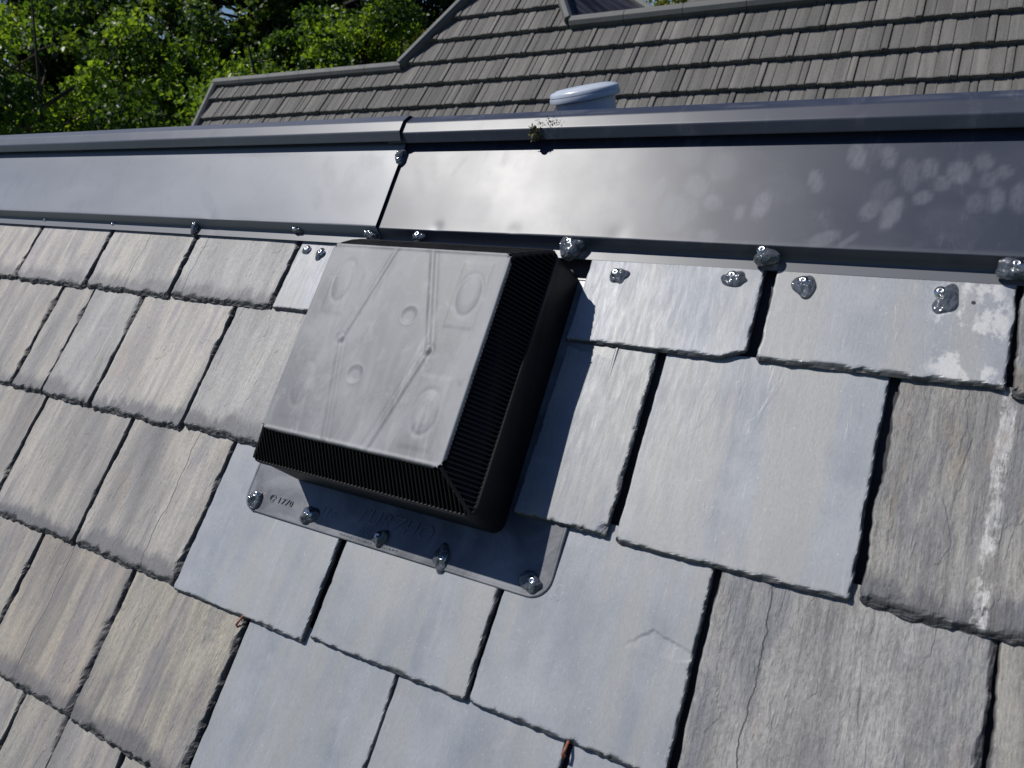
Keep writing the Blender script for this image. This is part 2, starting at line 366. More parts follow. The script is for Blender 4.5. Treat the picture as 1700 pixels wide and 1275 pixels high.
for x in (-3.2, 1.1):
    y0, y1, zb = ye0[1]+.2, yb0[1]-.2, min(ye0[2], yb0[2])-.14
    v, f = boxf(x, x+.2, y0, y1, 0., zb)
    v2 = [(x, y0, zb), (x, y1, zb), (x, rz[1], rz[2]-.16), (x+.2, y0, zb), (x+.2, y1, zb), (x+.2, rz[1], rz[2]-.16)]
    v, f = join([(v, f), (v2, [(0, 2, 1), (3, 4, 5), (0, 3, 5, 2), (1, 2, 5, 4)])])
    wmesh('gable_wall', v, f, M_WALL, house, (x+.1, rz[1], 0))

TH = .0072
def spaced(L, step, fine):
    e = np.array(fine); n = max(2, int(round((L-2*e[-1])/step)))
    return np.concatenate([e[:-1], np.linspace(e[-1], L-e[-1], n+1), (L-e[:-1])[::-1]])/L
SLATES = {}
def slate(key, ub0, ub1, vb, vt, old, seed, ut0=None, ut1=None, step=.0048, lift=0., flakes=(), flake_edge=0., chamfer=0., edge_k=1., **attrs):
    ut0 = ub0 if ut0 is None else ut0; ut1 = ub1 if ut1 is None else ut1
    ub0, ub1, ut0, ut1, vb, vt = (q*S for q in (ub0, ub1, ut0, ut1, vb, vt))
    th = .0092 if old else .0078
    w, L = ub1-ub0, vt-vb
    fine = [0, .0013, .0027, .0042, .006, .0085, .012]
    s = spaced(w, step, fine); t = spaced(L, step, fine)
    ns, nt = len(s), len(t)
    kJ = (.0019 if old else .0007)*edge_k
    jL = noise1(nt, [(5, .7*kJ), (14, .7*kJ), (45, .45*kJ)], seed); jR = noise1(nt, [(4, .8*kJ), (13, .9*kJ), (45, .5*kJ)], seed+1)
    jB = noise1(ns, [(4, .8*kJ), (15, .8*kJ), (50, .55*kJ)], seed+2)
    cw = .007 if old else .003
    jB = jB + cw*.6*np.clip(1-(1-s)*w/cw, 0, 1)**2 + cw*.4*np.clip(1-s*w/cw, 0, 1)**2
    if chamfer: jB = jB + chamfer*.45*np.clip(1-(1-s)*w/chamfer, 0, 1)
    Sg, Tg = np.meshgrid(s, t)
    X = (ub0*(1-Tg)+ut0*Tg)*(1-Sg) + (ub1*(1-Tg)+ut1*Tg)*Sg + jL[:, None]*(1-Sg)**8 + jR[:, None]*Sg**8
    Y = vb + L*Tg + jB[None, :]*(1-Tg)**7
    Z = TH*(1+1.35*(1-Tg)) + lift
    X0 = X - ub0; Y0 = Y - vb
    rr = np.random.default_rng(seed+9)
    Z = Z + noise2(X0+rr.uniform(0, 5), Y0, .11, .16, seed+3)*(.0007 if old else .0003) + noise2(X0, Y0, .018, .07, seed+4)*(.00022 if old else .00009)
    dB, dR, dL = Tg*L, (1-Sg)*w, Sg*w
    a = np.abs
    if old:
        wB = .0048+.0095*a(noise1(ns, [(7, .7), (22, .6)], seed+5)); wR = .0026+.0105*np.clip(noise1(nt, [(6, .9), (18, .6)], seed+6), 0, 1)*edge_k; wL = .001+.003*np.clip(noise1(nt, [(6, .8), (20, .5)], seed+7), 0, 1)
        kb, kr, kl = .78, .72, .5
    else:
        wB = .0022+.0036*a(noise1(ns, [(9, .7), (28, .7)], seed+5)); wR = .0010+.0026*a(noise1(nt, [(6, .7), (24, .7)], seed+6)); wL = .0008+.001*a(noise1(nt, [(6, .7), (24, .7)], seed+7))
        kb, kr, kl = .7, .6, .5
    if flake_edge: wR = wR + flake_edge*np.clip(noise1(nt, [(5, .8), (11, .5), (40, .25)], seed+16)+.15, 0, 1); kr = .42
    eB = np.clip(1-dB/wB[None, :], 0, 1); eR = np.clip(1-dR/wR[:, None], 0, 1); eL = np.clip(1-dL/wL[:, None], 0, 1)
    lump = 1+.45*noise2(X0, Y0, .007, .004, seed+8)
    drop = np.maximum(np.maximum(eB**.85*kb, eR**.85*kr), eL*kl)*th*np.clip(lump, .4, 1.3)
    if old or flake_edge: drop = np.round(drop/(th*.17)+.35*noise2(X0, Y0, .010, .006, seed+12))*(th*.17)*.55 + drop*.45
    drop = np.clip(drop, 0, th*.95); drop[0, :] = np.maximum(drop[0, :], th*.35)
    E = np.clip(np.maximum(np.maximum(eB, eR*(.35 if flake_edge > .015 else 1)), eL)*2.2, 0, 1)
    Z = Z - drop
    for (poly, depth, rag) in flakes:           # scars where a thin leaf of slate has come away
        px = X + noise2(X, Y, .006, .006, seed+20)*rag; py = Y + noise2(X, Y, .006, .006, seed+21)*rag
        ins = np.zeros_like(X, bool); P = np.array(poly)
        for i in range(len(P)):
            (xa, ya), (xb, yb) = P[i], P[(i+1) % len(P)]
            cnd = ((ya > py) != (yb > py)) & (px < (xb-xa)*(py-ya)/(yb-ya+1e-12)+xa); ins ^= cnd
        E = np.maximum(E, .3*ins*(depth > .0055))
        fd = np.clip((py-P[:, 1].min())/(P[:, 1].max()-P[:, 1].min())*1.8-.5, 0, 1)
        Z = Z - depth*ins*fd*(1+.4*noise2(X, Y, .012, .03, seed+22))
    org = np.array([(ub0+ub1)/2, vb+L*.4, TH])
    V = np.stack([X, Y, Z], -1).reshape(-1, 3)
    q = np.arange(ns*nt).reshape(nt, ns)
    F = np.stack([q[:-1, :-1], q[:-1, 1:], q[1:, 1:], q[1:, :-1]], -1).reshape(-1, 4)
    ring = np.concatenate([q[0, :], q[1:, -1], q[-1, -2::-1], q[-2:0:-1, 0]])
    m = len(ring)
    zbot = (TH*(1+1.35*(1-Tg)) + lift - th).reshape(-1)[ring]
    low = V[ring].copy(); low[:, 2] = np.maximum(zbot, .0003); low[:, :2] += (org[:2]-low[:, :2])*.006
    mid = V[ring].copy(); mid[:, 2] = (V[ring][:, 2]*.5 + low[:, 2]*.5); mid[:, :2] -= (org[:2]-mid[:, :2])*.0035*rr.uniform(-.6, 1, (m, 1))
    n0 = len(V); V = np.concatenate([V, mid, low])
    k = np.arange(m); k2 = (k+1) % m
    F = np.concatenate([F, np.stack([n0+k, n0+k2, ring[k2], ring[k]], -1), np.stack([n0+m+k, n0+m+k2, n0+k2, n0+k], -1)])
    me = mesh('slate', V-org, F, M_OLD if old else M_NEW)
    Ef = np.concatenate([E.reshape(-1), np.ones(2*m)])
    fattr(me, 'edge', Ef); fattr(me, 'from_bottom', np.concatenate([(dB).reshape(-1), np.zeros(2*m)]))
    fattr(me, 'across', np.concatenate([X0.reshape(-1), X0.reshape(-1)[ring], X0.reshape(-1)[ring]]))
    me.polygons.foreach_set('use_smooth', (Ef[F].max(1) < .02))
    o = link('slate', me, house, W(*org), (AL, 0, 0)); reg(o, W(*org), True)
    d = dict(gritty=.25 if old else 0., crack=0., tone=.5, warm=.6 if old else 0., stain=1. if old else 0., lime=0., lime_u=0., lime_w=.01); d.update(attrs)
    for kk, vv in d.items(): o[kk] = float(vv)
    SLATES[key] = o
    return o
# rows: key, u of the lower edge (left, right), new or old; the lower edge of every course is .27 below the one above
def row(tag, vb, vt, items):
    for i, it in enumerate(items):
        u0, u1, old = it[0], it[1], it[2]; kw = dict(it[3]) if len(it) > 3 else {}
        b = kw.pop('vb', vb)
        kw.setdefault('tone', .5 + R_.uniform(-.035, .035)); 
        if old: kw.setdefault('warm', R_.uniform(.7, 1.)); kw.setdefault('stain', R_.uniform(.6, 1.))
        slate(tag+str(i), u0, u1, b, vt, old, 1000*(ord(tag)-64)+37*i, **kw)
O, NW = True, False
row('A', .376, .62, [(-2.98, -2.69, O), (-2.682, -2.38, O), (-2.372, -2.083, O, dict(tone=.62, warm=.85)), (-2.077, -1.783, O, dict(tone=.63, warm=.85)), (-1.772, -1.474, O, dict(tone=.63, warm=.85, edge_k=1.5, crack=.12)),
    (-1.463, -1.158, O, dict(tone=.63, warm=.35, vb=.379, stain=.8, crack=.028)), (-1.150, -.955, NW, dict(vb=.382, tone=.6)), (-.513, -.241, NW, dict(vb=.389, tone=.6, chamfer=.03)),
    (-.226, .061, NW, dict(vb=.3935, tone=.53, lime=.42, lime_u=.207, lime_w=.04, edge_k=2., warm=.15)), (.067, .35, O, dict(vb=.384, tone=.44, warm=.2, gritty=.8)), (.357, .65, O), (.657, .95, O)])
row('B', .109, .4, [(-2.77, -2.48, O), (-2.47, -2.172, O), (-2.164, -1.875, O, dict(tone=.57, edge_k=1.3)), (-1.866, -1.7435, O, dict(tone=.57, warm=.75)), (-1.7415, -1.562, O, dict(tone=.58, warm=.5)),
    (-1.554, -1.262, O, dict(tone=.65, warm=.8, edge_k=1.3)), (-1.254, -.962, O, dict(tone=.63, warm=.4, vb=.116, lift=.0016)),
    (-.512, -.3665, NW, dict(vb=.1125, tone=.50, warm=.3, lift=.0016, step=.0022, edge_k=1.3, flake_edge=.034)),
    (-.3545, -.0615, NW, dict(tone=.54, warm=.25)), (-.0515, .262, O, dict(tone=.44, warm=.6, gritty=.75, lime=.8, lime_u=.100, lime_w=.0085, edge_k=1.2)), (.27, .56, O, dict(tone=.4)), (.568, .86, O)])
row('C', -.157, .132, [(-2.61, -2.32, O), (-2.312, -2.022, O), (-2.013, -1.728, O, dict(warm=.9, tone=.53)), (-1.719, -1.4165, O, dict(warm=.8, tone=.54)), (-1.409, -1.1135, O, dict(warm=.9, tone=.545, vb=-.155, crack=.17)),
    (-1.107, -.8, NW, dict(vb=-.159, tone=.54)), (-.787, -.501, NW, dict(vb=-.149, tone=.51)),
    (-.495, -.2195, NW, dict(vb=-.147, tone=.51, step=.0015, flakes=[([(-.1835, .0), (-.235, .012), (-.262, -.012), (-.232, -.022), (-.1835, -.004)], .0010, .0010)])),
    (-.211, .0835, O, dict(vb=-.16, tone=.50, warm=.35, gritty=.85, crack=.055, flake_edge=.011, lime=.14, lime_u=.165, lime_w=.03, stain=.2, edge_k=.6)), (.09, .38, O, dict(tone=.42, warm=.75)), (.388, .68, O)])
row('D', -.4205, -.135, [(-2.42, -2.13, O), (-2.122, -1.832, O), (-1.824, -1.526, O, dict(warm=.9)), (-1.52, -1.2285, O, dict(warm=1., tone=.50, vb=-.418, crack=.09)),
    (-1.2225, -.931, O, dict(warm=.95, tone=.49, gritty=.5, step=.003, flakes=[([(-.82, -.165), (-.845, -.16), (-.87, -.2), (-.905, -.25), (-.9, -.265), (-.872, -.24), (-.85, -.2)], .0009, .012)])),
    (-.9225, -.6215, NW, dict(tone=.51)), (-.619, -.3495, NW, dict(tone=.51)), (-.342, -.05, NW, dict(tone=.48)), (-.043, .25, O, dict(warm=.4, tone=.44)), (.258, .55, O)])
row('E', -.69, -.399, [(-2.26, -1.98, O), (-1.97, -1.68, O), (-1.672, -1.374, O, dict(warm=.9)), (-1.3685, -1.2345, O, dict(warm=.9, tone=.49)), (-1.2325, -1.0785, O, dict(warm=.7, tone=.5)), (-1.0715, -.78, O), (-.772, -.48, NW),
    (-.47, -.18, NW), (-.172, .12, O), (.128, .42, O)])
row('F', -.96, -.668, [(-2.08, -1.79, O), (-1.78, -1.49, O), (-1.48, -1.19, O), (-1.18, -.89, O), (-.88, -.59, O), (-.58, -.29, O), (-.28, .01, O), (.02, .31, O)])

# ------------------------------------------------------------------ screws with clear sealant
def blob_mesh(r, h, seed, sx=1., sy=1., lobes=.22):
    r_ = np.random.default_rng(seed); na, nr = 40, 13
    an = np.linspace(0, 2*np.pi, na, endpoint=False)
    out = 1 + sum(lobes*r_.uniform(.3, 1)/k*np.cos(k*an+r_.uniform(0, 6.3)) for k in (1, 2, 3, 4, 5))
    V = [(0, 0, h)]
    off = r_.uniform(-.25, .25, 2)*r
    for i in range(1, nr+1):
        p = i/nr
        for j in range(na):
            rr = r*out[j]*p
            x, y = math.cos(an[j])*rr*sx + off[0]*(1-p), math.sin(an[j])*rr*sy + off[1]*(1-p)
            V.append((x, y, h*(1-p**2.6)**.7))
    V = np.array(V)
    V[:, 2] *= 1 + .42*noise2(V[:, 0]+.3, V[:, 1]+.3, r*.6, r*.6, seed+1) + .10*noise2(V[:, 0]+.3, V[:, 1]+.3, r*.25, r*.3, seed+2)
    V[0] = V[1:na+1].mean(0)
    low = V[-na:].copy(); low[:, 2] -= .004
    V = np.concatenate([V, low]); F = [(0, 1+j, 1+(j+1) % na) for j in range(na)]
    for i in range(nr):
        for j in range(na):
            F.append((1+i*na+j, 1+(i+1)*na+j, 1+(i+1)*na+(j+1) % na, 1+i*na+(j+1) % na))
    F.append(tuple(range(len(V)-na, len(V)))[::-1])
    return V, F
def screw_mesh(r=.0042):
    prof = [(0, .0012), (r*.30, .0012), (r*.36, .0026), (r*.78, .0030), (r*.92, .0022), (r*.95, .0008), (r*1.5, .0006), (r*1.55, 0), (r*1.5, -.006)]
    V, F, k = [], [], 18
    for (q, z) in prof:
        for j in range(k): V.append((q*math.cos(2*math.pi*j/k), q*math.sin(2*math.pi*j/k), z))
    for i in range(len(prof)-1):
        for j in range(k): F.append((i*k+j, (i+1)*k+j, (i+1)*k+(j+1) % k, i*k+(j+1) % k))
    F.append(tuple((len(prof)-1)*k+j for j in range(k))[::-1])
    return V, F
SCREW = mesh('screw', *screw_mesh(), M_SCREW, True)
def sealed_screw(parent, p, r, h, seed, shift=(0, 0), sx=1., sy=1., lobes=.22, top=None, sub=True):
    """a screw head, and the blob of sealant round it as its own piece"""
    top = h*.52 if top is None else top
    ps = (p[0]+shift[0], p[1]+shift[1], p[2]+top)
    V, F = blob_mesh(r*.92, h*.74, seed, sx, sy, lobes*1.7)
    if sub:
        sc_ = link('screw', SCREW, parent, W(*ps), (AL, 0, 0)); reg(sc_, W(*ps), True)
        tilted('sealant_blob', V+np.array(p), F, M_SEAL, sc_, p, True)
    else:                                            # the parent is itself a part: both are its sub-parts
        link('screw', SCREW, parent, W(*ps), (AL, 0, 0))
        tilted('sealant_blob', V+np.array(p), F, M_SEAL, parent, p, True)

# nails through the new slates
for p, key, r, h, sh, sx, sy, sd_ in [((-.958, .4386), 'A6', .0095, .005, (.002, .001), 1, .9, 1), ((-.9223, .4303), 'A6', .012, .007, (.001, .004), .8, 1.2, 2),
    ((-.389, .4295), 'A7', .0135, .006, (-.005, .004), 1, 1, 3), ((-.2375, .4367), 'A7', .0145, .0065, (-.005, .004), 1.25, .8, 4),
    ((-.1557, .4335), 'A8', .0155, .0065, (-.004, .006), .95, 1.1, 15), ((-.0143, .4283), 'A8', .0155, .0055, (-.004, .009), .85, 1.25, 6)]:
    vb = {'A6': .382, 'A7': .389, 'A8': .3935}[key]*S
    z = TH*(1+1.35*(1-(p[1]-vb)/(.62*S-vb)))
    sealed_screw(SLATES[key], (p[0], p[1], z), r, h, 50+sd_, sh, sx, sy, .2, sub=False)
V, F = tube([(.0135, .4285, .0100), (.0135, .4285, .01265)], .0021, 12); tilted('nail_hole', V, F, M_FELT, SLATES['A8'], (.0135, .4285, .012))
# hooks that hold replaced slates
for (u, v) in [(-.7927, -.137), (-.2941, -.1293)]:
    pts = [(u, v+.012, .0095), (u+.0006, v-.002, .0185), (u, v-.0085, .0205), (u-.0004, v-.011, .016), (u, v-.0085, .0125)]
    V, F = tube(pts, .0017, 7); tilted('slate_hook', V, F, M_RUST, house, (u, v, .012), True)

# ------------------------------------------------------------------ metal ridge flashing, two lengths
def ridge_profile():
    P = [(.5325, .0165), (.5513, .0155), (.5597, .038), (.748, .0425), (.748, .0545), (.733, .0565), (.7467, .0702), (.7699, .0702), (.7907, .0598)]
    c = np.array(P[-1]); a = np.array([SA, CA])
    for p in P[-2::-1]:
        d = np.array(p)-c; q = 2*(d@a)*a - d + c; P.append(tuple(q))
    P = np.array(P)*S
    out, rad = [P[0]], .0017
    for i in range(1, len(P)-1):
        a_, b_ = P[i-1]-P[i], P[i+1]-P[i]; la, lb = np.linalg.norm(a_), np.linalg.norm(b_); r = min(rad, la*.3, lb*.3)
        A, B = P[i]+a_/la*r, P[i]+b_/lb*r
        out.append(A+a_/la*.0009)
        for s in (0, .33, .67, 1): out.append((1-s)**2*A + 2*s*(1-s)*P[i] + s*s*B)
        out.append(B+b_/lb*.0009)
    out.append(P[-1])
    res = [out[0]]
    for p in out[1:]:
        L = np.linalg.norm(p-res[-1]); n = max(1, int(L/.0045)) if p[1] > .02 and p[0] < .70 else max(1, int(L/.02))
        q0 = res[-1]
        for k in range(1, n+1): res.append(q0+(p-q0)*k/n)
    return np.array(res)
PROF = ridge_profile()
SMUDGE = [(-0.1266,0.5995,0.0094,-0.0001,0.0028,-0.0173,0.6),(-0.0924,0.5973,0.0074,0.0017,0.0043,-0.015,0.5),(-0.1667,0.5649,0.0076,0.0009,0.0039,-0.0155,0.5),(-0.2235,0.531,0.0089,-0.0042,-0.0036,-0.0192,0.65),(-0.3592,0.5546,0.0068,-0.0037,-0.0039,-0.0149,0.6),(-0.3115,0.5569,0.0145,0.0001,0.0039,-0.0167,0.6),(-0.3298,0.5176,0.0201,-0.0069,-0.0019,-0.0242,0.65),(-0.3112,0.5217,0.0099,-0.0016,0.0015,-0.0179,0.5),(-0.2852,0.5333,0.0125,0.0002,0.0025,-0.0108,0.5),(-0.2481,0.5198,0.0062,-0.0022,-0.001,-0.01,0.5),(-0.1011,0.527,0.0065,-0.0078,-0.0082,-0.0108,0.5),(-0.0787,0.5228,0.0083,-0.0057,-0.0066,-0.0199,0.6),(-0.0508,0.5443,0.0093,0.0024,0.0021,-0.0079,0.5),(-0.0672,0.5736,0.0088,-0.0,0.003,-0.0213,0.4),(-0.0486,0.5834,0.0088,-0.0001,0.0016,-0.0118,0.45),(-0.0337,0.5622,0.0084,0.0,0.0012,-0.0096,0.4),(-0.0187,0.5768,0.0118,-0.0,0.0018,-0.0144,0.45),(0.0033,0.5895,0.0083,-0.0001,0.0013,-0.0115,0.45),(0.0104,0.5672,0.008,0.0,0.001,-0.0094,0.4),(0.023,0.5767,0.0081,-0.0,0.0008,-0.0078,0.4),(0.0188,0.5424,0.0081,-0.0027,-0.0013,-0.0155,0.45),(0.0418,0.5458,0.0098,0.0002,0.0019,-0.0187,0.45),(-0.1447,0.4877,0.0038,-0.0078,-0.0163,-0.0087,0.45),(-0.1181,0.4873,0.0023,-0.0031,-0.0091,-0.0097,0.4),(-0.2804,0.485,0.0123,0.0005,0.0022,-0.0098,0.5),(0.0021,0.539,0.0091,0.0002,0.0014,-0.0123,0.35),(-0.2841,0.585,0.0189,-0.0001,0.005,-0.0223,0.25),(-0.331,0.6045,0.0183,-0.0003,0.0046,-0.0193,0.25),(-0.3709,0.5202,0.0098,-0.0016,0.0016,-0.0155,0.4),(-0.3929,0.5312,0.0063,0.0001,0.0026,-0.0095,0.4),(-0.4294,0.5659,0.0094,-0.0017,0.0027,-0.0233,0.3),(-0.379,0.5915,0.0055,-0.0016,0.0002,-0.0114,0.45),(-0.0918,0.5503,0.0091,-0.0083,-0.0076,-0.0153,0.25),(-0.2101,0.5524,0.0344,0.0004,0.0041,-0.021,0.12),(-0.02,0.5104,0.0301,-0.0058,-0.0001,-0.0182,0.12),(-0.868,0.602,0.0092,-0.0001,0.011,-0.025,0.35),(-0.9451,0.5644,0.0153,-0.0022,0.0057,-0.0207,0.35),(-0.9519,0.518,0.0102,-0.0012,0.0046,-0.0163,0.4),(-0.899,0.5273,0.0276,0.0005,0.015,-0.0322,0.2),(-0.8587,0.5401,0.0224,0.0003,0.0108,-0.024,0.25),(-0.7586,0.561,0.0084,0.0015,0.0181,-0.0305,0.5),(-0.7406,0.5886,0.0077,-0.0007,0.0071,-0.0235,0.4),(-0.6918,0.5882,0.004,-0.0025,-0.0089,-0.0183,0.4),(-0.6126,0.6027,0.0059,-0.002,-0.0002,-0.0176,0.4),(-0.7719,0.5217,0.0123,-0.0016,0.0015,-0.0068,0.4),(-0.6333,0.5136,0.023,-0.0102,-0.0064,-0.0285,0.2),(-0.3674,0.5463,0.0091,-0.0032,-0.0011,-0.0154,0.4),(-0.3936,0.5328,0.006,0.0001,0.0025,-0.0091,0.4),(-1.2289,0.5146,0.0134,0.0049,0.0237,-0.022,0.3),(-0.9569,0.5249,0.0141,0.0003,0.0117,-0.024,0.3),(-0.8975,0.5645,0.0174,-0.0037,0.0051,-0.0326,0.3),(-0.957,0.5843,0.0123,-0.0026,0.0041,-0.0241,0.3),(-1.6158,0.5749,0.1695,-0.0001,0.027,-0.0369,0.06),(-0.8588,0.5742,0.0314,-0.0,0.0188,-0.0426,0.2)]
def ridge(label, u0, u1, dt, dents, sky_sheen):
    t = thing('ridge_flashing', label, 'ridge flashing', W((u0+u1)/2, .60, 0), 'metal ridge flashing lengths')
    us = np.linspace(u0, u1, int((u1-u0)/.0048)); us = np.sort(np.concatenate([us, [u0+.0012, u1-.0012]])); pr = PROF
    U, K = np.meshgrid(us, np.arange(len(pr))); V = pr[K, 0]; T = pr[K, 1]+dt
    wing = (V > .477) & (V < .612) & (T < .040)
    T = T + np.where(wing, .00035*noise2(U, V, .23, .07, 5)+.00012*noise2(U, V, .05, .04, 6), 0)
    for (du, dvv, dr, dd) in dents: T = T - np.where(V < .66, dd*np.exp(-((U-du)**2+(V-dvv)**2)/dr**2), 0)
    T = T + .0007*noise2(U, U*0, .35, 1., 8)*(V > .63)
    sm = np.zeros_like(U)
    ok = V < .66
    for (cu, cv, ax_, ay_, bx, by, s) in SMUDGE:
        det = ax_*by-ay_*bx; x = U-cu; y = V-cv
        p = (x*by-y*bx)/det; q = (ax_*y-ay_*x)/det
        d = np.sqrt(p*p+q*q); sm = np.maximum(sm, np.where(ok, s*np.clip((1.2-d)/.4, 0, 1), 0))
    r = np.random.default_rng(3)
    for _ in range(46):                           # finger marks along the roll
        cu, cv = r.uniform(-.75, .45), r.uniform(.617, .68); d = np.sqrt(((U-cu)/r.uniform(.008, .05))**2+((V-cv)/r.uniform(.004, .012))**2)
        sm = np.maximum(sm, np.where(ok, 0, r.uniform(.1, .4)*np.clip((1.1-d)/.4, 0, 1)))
    org = np.array([(u0+u1)/2, .55, .03])
    n, m = len(us), len(pr); q = np.arange(n*m).reshape(m, n)
    F = np.stack([q[:-1, :-1], q[:-1, 1:], q[1:, 1:], q[1:, :-1]], -1).reshape(-1, 4)
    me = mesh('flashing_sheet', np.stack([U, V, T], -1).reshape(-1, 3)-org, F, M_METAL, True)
    fattr(me, 'smudge', sm.reshape(-1)); fattr(me, 'wing', np.where((V < .66) & (T < .0385), 1., .3).reshape(-1)); fattr(me, 'lip_light', np.where(V < .4705, .8, np.where((V < .4785) & (T < .036), .25, np.where((V > .620) & (T > .045), .06, 0))).reshape(-1))  # last mask: painted brightness on lip, step band and roll
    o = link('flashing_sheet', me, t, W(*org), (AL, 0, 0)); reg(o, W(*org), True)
    o['sky_sheen'] = sky_sheen  # how much sky reflection is painted into this sheet's colour
    md = o.modifiers.new('thick', 'SOLIDIFY'); md.thickness = .0011; md.offset = -1
    md = o.modifiers.new('edges', 'EDGE_SPLIT'); md.split_angle = math.radians(45)
    return t
JU = -.808
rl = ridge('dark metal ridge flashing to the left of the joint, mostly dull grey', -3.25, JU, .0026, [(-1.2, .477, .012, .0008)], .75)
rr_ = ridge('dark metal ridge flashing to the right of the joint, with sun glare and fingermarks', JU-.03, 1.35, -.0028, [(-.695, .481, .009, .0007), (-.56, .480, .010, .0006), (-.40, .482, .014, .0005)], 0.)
for p, t, r, h, sx, sy, sd_, sh in [((-1.2519, .4692), rl, .0125, .007, .8, 1.2, 1, (0, .002)), ((-.9928, .4717), rl, .0125, .007, 1.1, .9, 2, (.001, .001)), ((-.8290, .4720), rl, .0125, .007, 1.2, .8, 3, (-.002, 0)),
    ((-.7317, .4692), rr_, .011, .006, 1.1, .9, 4, (.002, .002)), ((-.4647, .4651), rr_, .0175, .013, 1.25, 1.0, 5, (-.003, .004)), ((-.2111, .4692), rr_, .0155, .011, 1.0, 1.0, 26, (0, .002)), ((.0445, .4659), rr_, .019, .010, 1.1, .95, 7, (.002, .003))]:
    sealed_screw(t, (p[0], p[1], .021), r, h, 80+sd_, sh, sx, sy, .25)
sealed_screw(rl, (-.8120, .6040, .034), .0150, .012, 95, (.002, -.004), .8, 1.15, .25)
for (u, v) in [(-1.7638, .4667), (-1.5135, .4663)]:
    o = link('screw', SCREW, rl, W(u, v, .0165), (AL, 0, 0)); o.scale = (.7, .7, .9)
# moss and grit stuck on the roll
mo = []
r = np.random.default_rng(21)
for i in range(420):
    k = r.random()
    if k < .8: u, v = r.normal(-.5615, .0036), r.normal(.6285, .003); t0 = .053 + (v-.6285)*1.
    else: u, v = r.normal(-.54, .011), r.normal(.644, .005); t0 = .0597
    t0 = min(.0600, t0) + abs(r.normal(0, .0022 if k < .8 else .0005)); s = r.uniform(.0007, .0019)*(1.5 if k < .8 else .8)
    d = r.normal(0, 1, (4, 3)); d /= np.linalg.norm(d, axis=1)[:, None]
    mo.append(([(u+s*q[0], v+s*q[1], t0+s*q[2]*1.3) for q in d], [(0, 1, 2), (0, 3, 1), (1, 3, 2), (0, 2, 3)]))
bv, bf = blob_mesh(.0085, .0065, 61, .8, 1.1, .35); mo.append((bv+np.array([-.5615, .6275, .0510]), bf))
V, F = join(mo)
o = tilted('moss_tuft', V, F, M_MOSS, None, (-.5615, .6275, .055)); o['label'] = 'small dried moss tuft stuck on the ridge roll left of the grey pipe cap'; o['category'] = 'moss'

# ------------------------------------------------------------------ roof vent
vent = thing('roof_vent', 'square black plastic roof vent with ribbed sides and chalky grey lid', 'roof vent', W(-.7325*S, .29*S, .012))
CU, CV = -.7325*S, .2925*S
def rrect(hu, hv, r, n=6):
    pts = []
    for (sx, sy, a0) in ((1, 1, 0), (-1, 1, 90), (-1, -1, 180), (1, -1, 270)):
        for k in range(n+1):
            w = math.radians(a0+90*k/n); pts.append((sx*(hu-r)+r*math.cos(w), sy*(hv-r)+r*math.sin(w)))
    return pts
def loft(rings):
    V, F = [], []; n = len(rings[0])
    for q in rings: V += q
    for i in range(len(rings)-1):
        for j in range(n): F.append((i*n+j, i*n+(j+1) % n, (i+1)*n+(j+1) % n, (i+1)*n+j))
    return V, F
# base plate with a thin raised rim
pu0, pu1, pv0, pv1 = -1.031*S, -.4265*S, .0065*S, .50*S
cu, cv, hu, hv = (pu0+pu1)/2, (pv0+pv1)/2, (pu1-pu0)/2, (pv1-pv0)/2
def plate_z(u, v):
    z = .0128 - .0034*min(1, max(0, (v-pv0)/(.1*S))) + .0022*math.exp(-((u+.80)/.05)**2)*max(0, 1-(v-pv0)/.06)
    return z
gu, gv2 = np.linspace(-1, 1, 90), np.linspace(-1, 1, 70)
rings = []
for (ins, dz) in ((0, -.0030), (0, 0), (.0012, .0008), (.0032, .0008), (.0045, .0)):
    rings.append([(cu+x, cv+y, plate_z(cu+x, cv+y)+dz) for x, y in rrect(hu-ins, hv-ins, .027-ins*.6, 8)])
V, F = loft(rings)
V0 = len(V); n = len(rings[0])
for q in (.93, .8, .6, .3):
    V += [(cu+(x-cu)*1., cv+(y-cv)*1., z) for x, y, z in [((a-cu)*q+cu, (b-cv)*q+cv, plate_z((a-cu)*q+cu, (b-cv)*q+cv)) for a, b, z in rings[-1]]]
for i in range(4):
    a0 = V0-n if i == 0 else V0+(i-1)*n
    for j in range(n): F.append((a0+j, a0+(j+1) % n, V0+i*n+(j+1) % n, V0+i*n+j))
F.append(tuple(V0+3*n+j for j in range(n)))
plate = tilted('base_plate', V, F, M_PLATE, vent, (cu, pv0, .012))
# box
tz, fz = .16*S, .104*S
top_hu, top_hv, fl_hu, fl_hv = .1725*S, .1645*S, .2095*S, .2115*S
def hood(u, v, z):                # the flared edge stands higher, and a little further out, towards the eaves
    f = (CV - v)/fl_hv; w = min(1., max(0., z/fz)) if z < fz else max(0., (tz-.004-z)/(tz-.004-fz))
    return (u + .0060*w*f*max(0., (u-CU)/fl_hu), v, z + .0120*w*f)
V, F = loft([[(CU+x, CV+y, .009) for x, y in rrect(.2090*S, .2150*S, .016)], [(CU+x, CV+y, fz-.006) for x, y in rrect(fl_hu-.001, fl_hv-.001, .017)],
             [(CU+x, CV+y, fz-.005) for x, y in rrect(fl_hu+.0012, fl_hv+.0012, .018)], [(CU+x, CV+y, fz) for x, y in rrect(fl_hu+.0012, fl_hv+.0012, .018)], [(CU+x, CV+y, fz+.001) for x, y in rrect(fl_hu-.001, fl_hv-.001, .017)],
             [(CU+x, CV+y, fz-.001) for x, y in rrect(fl_hu-.006, fl_hv-.006, .013)], [(CU+x, CV+y, tz-.009) for x, y in rrect(top_hu-.004, top_hv-.004, .008)]])
